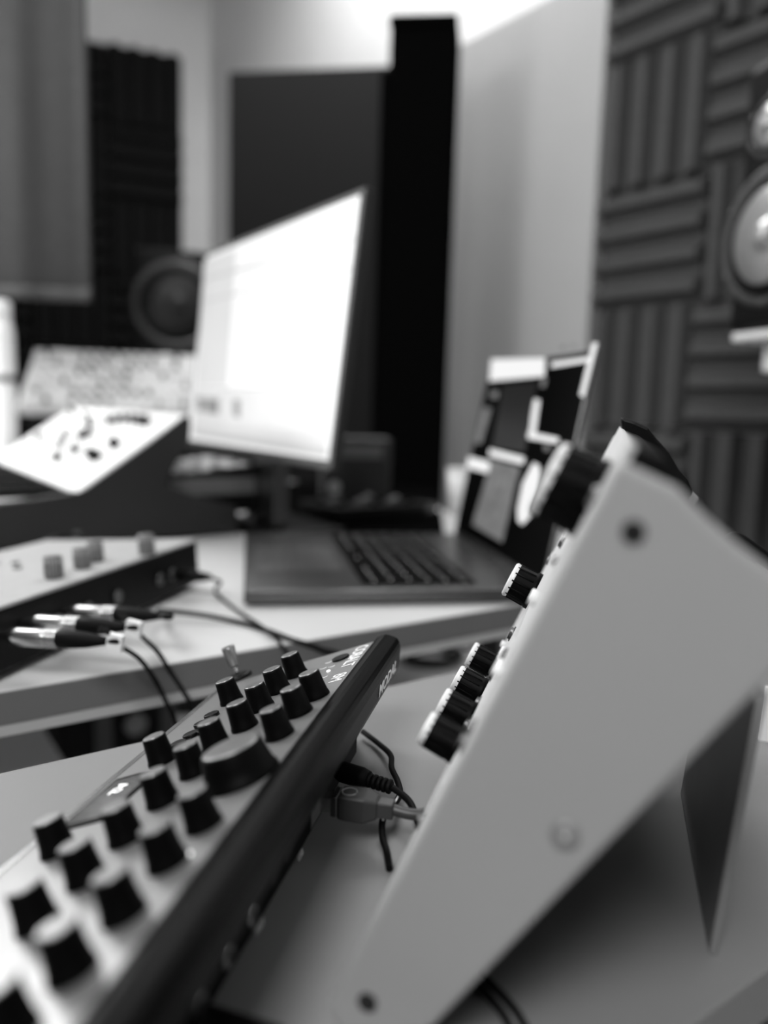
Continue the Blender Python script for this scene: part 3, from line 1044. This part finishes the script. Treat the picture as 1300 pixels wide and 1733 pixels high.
# length up the slope so that its top edge meets the height seen
HH = .24
cn_l = V((0, -math.sin(tiltc), math.cos(tiltc)))
f0 = V((xl, 0, zf))
MB().prism([f0, f0 + cu_l * HH, f0 + cu_l * HH - cn_l * .03, f0 - cn_l * .03], (xr - xl, 0, 0)).build('face', mat('console_face', .6, .5, noise=.15, scale=90), con, .002)
MB().prism([V((xl + .02, .02, .004)), V((xl + .02, .0 + .04, zf - .02)), f0 + cu_l * HH * .95 - cn_l * .035 + V((.02, 0, 0)), V((xl + .02, cu_l.y * HH * .95, .004))], (xr - xl - .04, 0, 0)).build('pedestal', m_black, con, .002)
rg = random.Random(11)
kn = 0
for i in range(16):
    for j in range(6):
        if rg.random() < .15: continue
        q = f0 + V((.02 + (xr - xl - .04) * (i + .5) / 16, 0, 0)) + cu_l * (HH * (j + .5) / 6)
        m = [m_knob, m_cap, m_white][rg.randrange(3)]
        MB().lathe([(.0065, -.001), (.006, .012)], q, cn_l, 12).build('knob', m, con)
        kn += 1

# ------------------------------------------------------------------ low keyboard and clutter under the monitor
q = at_z(440, 868, TOP)
MKx = frame(at_z(475, 872, TOP), n_dir.cross(Z) * -1 if False else b_dir, n_dir, Z)
p = kp + b_dir * .03 + n_dir * .10
root = thing('pad_controller', 'small pale button controller lying under the monitor beside the synthesizer', 'controller', KM @ Matrix.Translation(V((kc(284, 822).x + .012, .03, .0305))))
MB().prism([(0, 0, .0005), (.15, 0, .0005), (.15, 0, .075), (0, 0, .06)], (0, .20, 0)).build('body', m_black, root, .003)
MB().box((.002, -.0008, .03), (.14, 0.0, .056)).build('front_strip', m_cap, root)
for i in range(6):
    for j in range(7):
        x, y = .012 + .022 * i, .012 + .025 * j
        MB().box((x, y, .061 + x * .1 - .002), (x + .016, y + .018, .064 + x * .1)).build('pad', m_white if (i + j) % 3 else m_cap, root, .0008)

root = thing('control_box', 'low black knobbed box on the black sheet between monitor stand and black column', 'controller', frame(V((.0, 1.36, TOP + .002)), b_dir, n_dir, Z))
MB().box((-.10, 0, .002), (.10, .13, .028)).build('body', m_black, root, .004)
for i in range(5):
    for j in range(3): MB().lathe([(.007, 0), (.006, .008)], (-.075 + .036 * i, .025 + .035 * j, .0275)).build('knob', m_cap if (i + j) % 2 else m_knob, root)

mp4 = [at_z(402, 903, TOP), at_z(752, 903, TOP), at_z(742, 826, TOP), at_z(440, 815, TOP)]
o = MB().prism([p + V((0, 0, .0002)) for p in mp4], (0, 0, .0016)).build('desk_dark_sheet', m_blackcl)  # black sheet added to darken the far part of the desk
tag(o, 'added black sheet darkening the desk under the monitor stand and small boxes', 'dark sheet')

root = thing('paper_cup', 'white cup standing between black column and laptop screen', 'cup', frame(V((.1475, 1.50, TOP)), (1, 0, 0), (0, 1, 0), Z))
mb = MB()
mb.lathe([(.020, 0), (.028, .085), (.0262, .085), (.0185, .004)], n=32)
mb.build('cup_wall', m_white, root)
MB().lathe([(.0285, .083), (.0292, .0855), (.0285, .088)], n=32).build('rim', m_white, root)

root = thing('hard_drive', 'flat grey drive lying on the desk before the black column', 'drive', frame(V((.055, 1.50, TOP)), b_dir, n_dir, Z))
MB().box((-.05, -.03, .001), (.05, .04, .018)).build('case', m_space, root, .003)
MB().lathe([(.002, 0), (.002, .0005)], (.04, -.0301, .009), (0, -1, 0), 12).build('light', m_led, root)

root = thing('router', 'grey upright box with pale front behind the right side of the monitor', 'box', frame(V((-.06, 1.58, TOP)), (.98, .17, 0), (-.17, .98, 0), Z))
MB().box((-.07, -.02, 0), (.07, .04, .14)).build('body', mat('box_grey', .05, .5, noise=.3, scale=20), root, .006)
MB().lathe([(.012, 0), (.012, .002)], (-.045, -.02, .04), (0, -1, 0), 20).build('dial', m_white, root)
MB().box((-.05, -.023, .10), (.05, -.02, .125)).build('label_plate', m_cap, root)

# white bottle-like lamp at the far left
p = at_plane(6, 640, (0, 1.66, 0), (0, 1, 0))
root = thing('desk_lamp', 'white cylinder lamp at the left edge beside the synthesizer', 'lamp', frame(V((p.x, p.y, TOP)), (1, 0, 0), (0, 1, 0), Z))
MB().lathe([(.03, 0), (.03, .01), (.024, .015), (.024, .335), (.019, .355)], n=28).build('body', m_white, root)
MB().lathe([(.020, .355), (.020, .39), (.015, .397)], n=28).build('cap', m_white, root)
MB().lathe([(.0245, .23), (.0245, .245)], n=28).build('collar', m_dkmetal, root)


# ------------------------------------------------------------------ loudspeakers
def speaker(name, label, M, w_, h_, d_, woof, tweet, rw, rt, cone):
    root = thing(name, label, 'speaker', M)
    MB().box((-w_ / 2, 0, 0), (w_ / 2, d_, h_)).build('cabinet', m_black, root, .012, 3)

    def ringed(c, r, m, nm):
        o = MB().lathe([(r * 1.16, 0), (r * 1.16, .004), (r * 1.08, .006), (r * 1.0, .003)], c, (0, -1, 0), 48).build(nm, mat('surround', .05, .35), root)
        mb = MB()
        n = 48
        k = []
        prof = [(r * .98, .0065), (r * .90, .009), (r * .82, .0062), (r * .34, .0061 + .0)]
        mb.lathe(prof, c, (0, -1, 0), n)
        mb.build('roll', m_cable, o)
        mb = MB()
        mb.lathe([(r * .80, .0064), (r * .78, .0085), (r * .30, .0068), (r * .28, .0072), (r * .2, .016), (r * .08, .021)], c, (0, -1, 0), n)
        mb.build('cone', m, o)
        for a in range(30, 390, 60):
            MB().lathe([(.004, 0), (.004, .002), (.002, .003)], V(c) + V((math.cos(R(a)) * r * 1.1, -.005, math.sin(R(a)) * r * 1.1)), (0, -1, 0), 12).build('screw', m_dkmetal, o)
    ringed(woof, rw, cone, 'woofer')
    ringed(tweet, rt, cone, 'tweeter')
    return root


fh = head(-14)                      # horizontal direction of the right speaker's front
fy = V((fh.y, -fh.x, 0))            # into the cabinet
SPY = 1.18
fh = head(-14)                      # horizontal direction of the right speaker's front
fn = V((-fh.y, fh.x, 0))            # out of the front
pc = at_plane(1229, 562, (0, SPY, 0), (0, 1, 0))
wsp = .24
RM = frame(pc - fh * (wsp / 2), -fh, -fn, Z)
RMI = RM.inverted()


def spx(x, y):
    q = RMI @ at_plane(x, y, pc, fn)
    return V((q.x, 0, q.z))


hsp = spx(1252, 150).z
wf = spx(1304, 398)
speaker('studio_speaker', 'black studio loudspeaker with shiny pale cone at the right edge', RM, wsp, hsp + .02, .22, wf, spx(1310, 212), (spx(1300, 285) - spx(1300, 505)).length / 2 * .92, .036, m_cone)
root = thing('speaker_stand', 'speaker stand with pale shelf edge under the right loudspeaker', 'stand', RM)
MB().box((-.10, -.005, -.016), (.13, .2, -.004)).build('top_plate', m_white, root, .002)
MB().box((-.02, .06, -RM.translation.z + .02), (.02, .10, -.016)).build('pole', mat('pole_grey', .3, .4), root, .004)
MB().box((-.12, -.02, -RM.translation.z), (.12, .2, -RM.translation.z + .02)).build('base', m_black, root, .003)
MB().box((-.0936 + .03, .02, -.06), (.09, .05, -.016)).build('clamp', m_white, root, .003)

pc = at_plane(298, 515, (0, 2.27, 0), (0, 1, 0))
sh = head(78)
LMs = frame(V((pc.x, pc.y, pc.z - .15)) + sh * .10, sh, V((-sh.y, sh.x, 0)), Z)
speaker('studio_speaker', 'dark loudspeaker with grey ringed cone half hidden behind the monitor', LMs, .44, .30, .25, (-.10, 0, .15), (.13, 0, .15), .105, .03, mat('dark_cone', .006, .5))

root = thing('speaker_stand', 'black stand carrying the dark loudspeaker behind the monitor', 'stand', LMs)
MB().box((-.11, .01, -.02), (.11, .22, 0)).build('top_plate', m_black, root, .002)
MB().box((-.025, .08, -LMs.translation.z + .02), (.025, .13, -.02)).build('pole', m_black, root, .004)
MB().box((-.13, 0, -LMs.translation.z), (.13, .24, -LMs.translation.z + .02)).build('base', m_black, root, .003)

# ------------------------------------------------------------------ foreground odds and ends
p = at_z(318, 1684, TOP + .014)
q = at_z(476, 1732, TOP + .014)
d = (q - p).normalized()
n_ = V((-d.y, d.x, 0))
root = thing('power_adapter', 'flat black box on the shelf at the bottom edge below the small synthesizer', 'adapter', frame(V((p.x, p.y, TOP)), d, n_, Z))
MB().box((-.004, -.045, .001), (.034, 0, .014)).build('case', m_black, root, .001)
MB().box((.004, -.04, .014), (.02, -.02, .0145)).build('label_plate', m_cap, root)

root = thing('audio_lead', 'two thin black leads curving from beneath the tilted synthesizer', 'cable', Matrix.Identity(4))
for dx in (0, 26):
    pts = [at_z(760 + dx, 1610, TOP + .003), at_z(790 + dx, 1650, TOP + .002), at_z(822 + dx, 1682, TOP + .002), at_z(850 + dx, 1715, TOP + .002), at_z(872 + dx, 1755, TOP + .002)]
    MB().tube(pts, .0013, 10).build('cable', m_cable, root)

p = at_z(1283, 1253, TOP)
root = thing('paper_sheet', 'small white card on the grey shelf at the right edge', 'card', frame(p, S2, L2, Z))
MB().prism([(0, 0, .0), (.04, -.004, .0), (.04, -.001, .034), (.002, .003, .034)], (0, .004, 0)).build('card', m_white, root)

# things on the floor seen through the gap between the desks
q = at_z(165, 1262, .32)
root = thing('black_flight_case', 'black case with grey straps on the floor seen between the desks', 'case', frame(V((q.x, q.y, 0)), b_dir, n_dir, Z))
MB().box((-.07, -.02, .01), (.14, .30, .40)).build('case_body', m_dkcloth, root, .01)
for x in (-.01, .11): MB().box((x, -.026, .01), (x + .03, -.02, .40)).build('strap', mat('strap_grey', .10, .7), root)
MB().box((.03, -.03, .28), (.07, -.02, .31)).build('latch', m_dkmetal, root, .003)
MB().lathe([(.02, 0), (.02, .012)], (.06, -.026, .36), (0, -1, 0), 20).build('badge', m_cap, root)
q = at_z(730, 1112, .31)
root = thing('cable_coil', 'coil of dark cable lying on the added white box beyond the shelf', 'cable', frame(V((q.x, q.y, .3005)), (1, 0, 0), (0, 1, 0), Z))
pts = []
for a in range(0, 1080, 30):
    rr = .075 + .008 * math.sin(a * .011)
    pts.append((rr * math.cos(R(a)), rr * math.sin(R(a)), .006 + .007 * a / 360))
MB().tube(pts, .006, 8, sub=2).build('coil', m_cable, root)
MB().lathe([(.009, 0), (.009, .03), (.006, .035)], (.075, .05, .008), (1, .3, 0), 16).build('plug', m_metal, root)

for px_, py__, zt, hw, lab in ((-22, 1268, .42, .085, 'added white box brightening the left end of the gap'), (735, 1122, .30, .13, 'added white box brightening the gap right of the small synthesizer')):
    q = at_z(px_, py__, zt)  # white box added in place of bright floor in the gap
    root = thing('gap_bright_box', lab, 'box', frame(V((q.x, q.y, 0)), b_dir, n_dir, Z), 'white boxes added to brighten the gap')
    MB().box((-hw, -.10, .001), (hw, .12, zt - .03)).build('box_body', m_white, root, .004)
    MB().box((-hw - .004, -.104, zt - .03), (hw + .004, .124, zt)).build('lid', m_white, root, .004)
    MB().box((-.04, -.1035, zt * .5), (.04, -.0995, zt * .5 + .03)).build('handle_slot', m_ink, root)
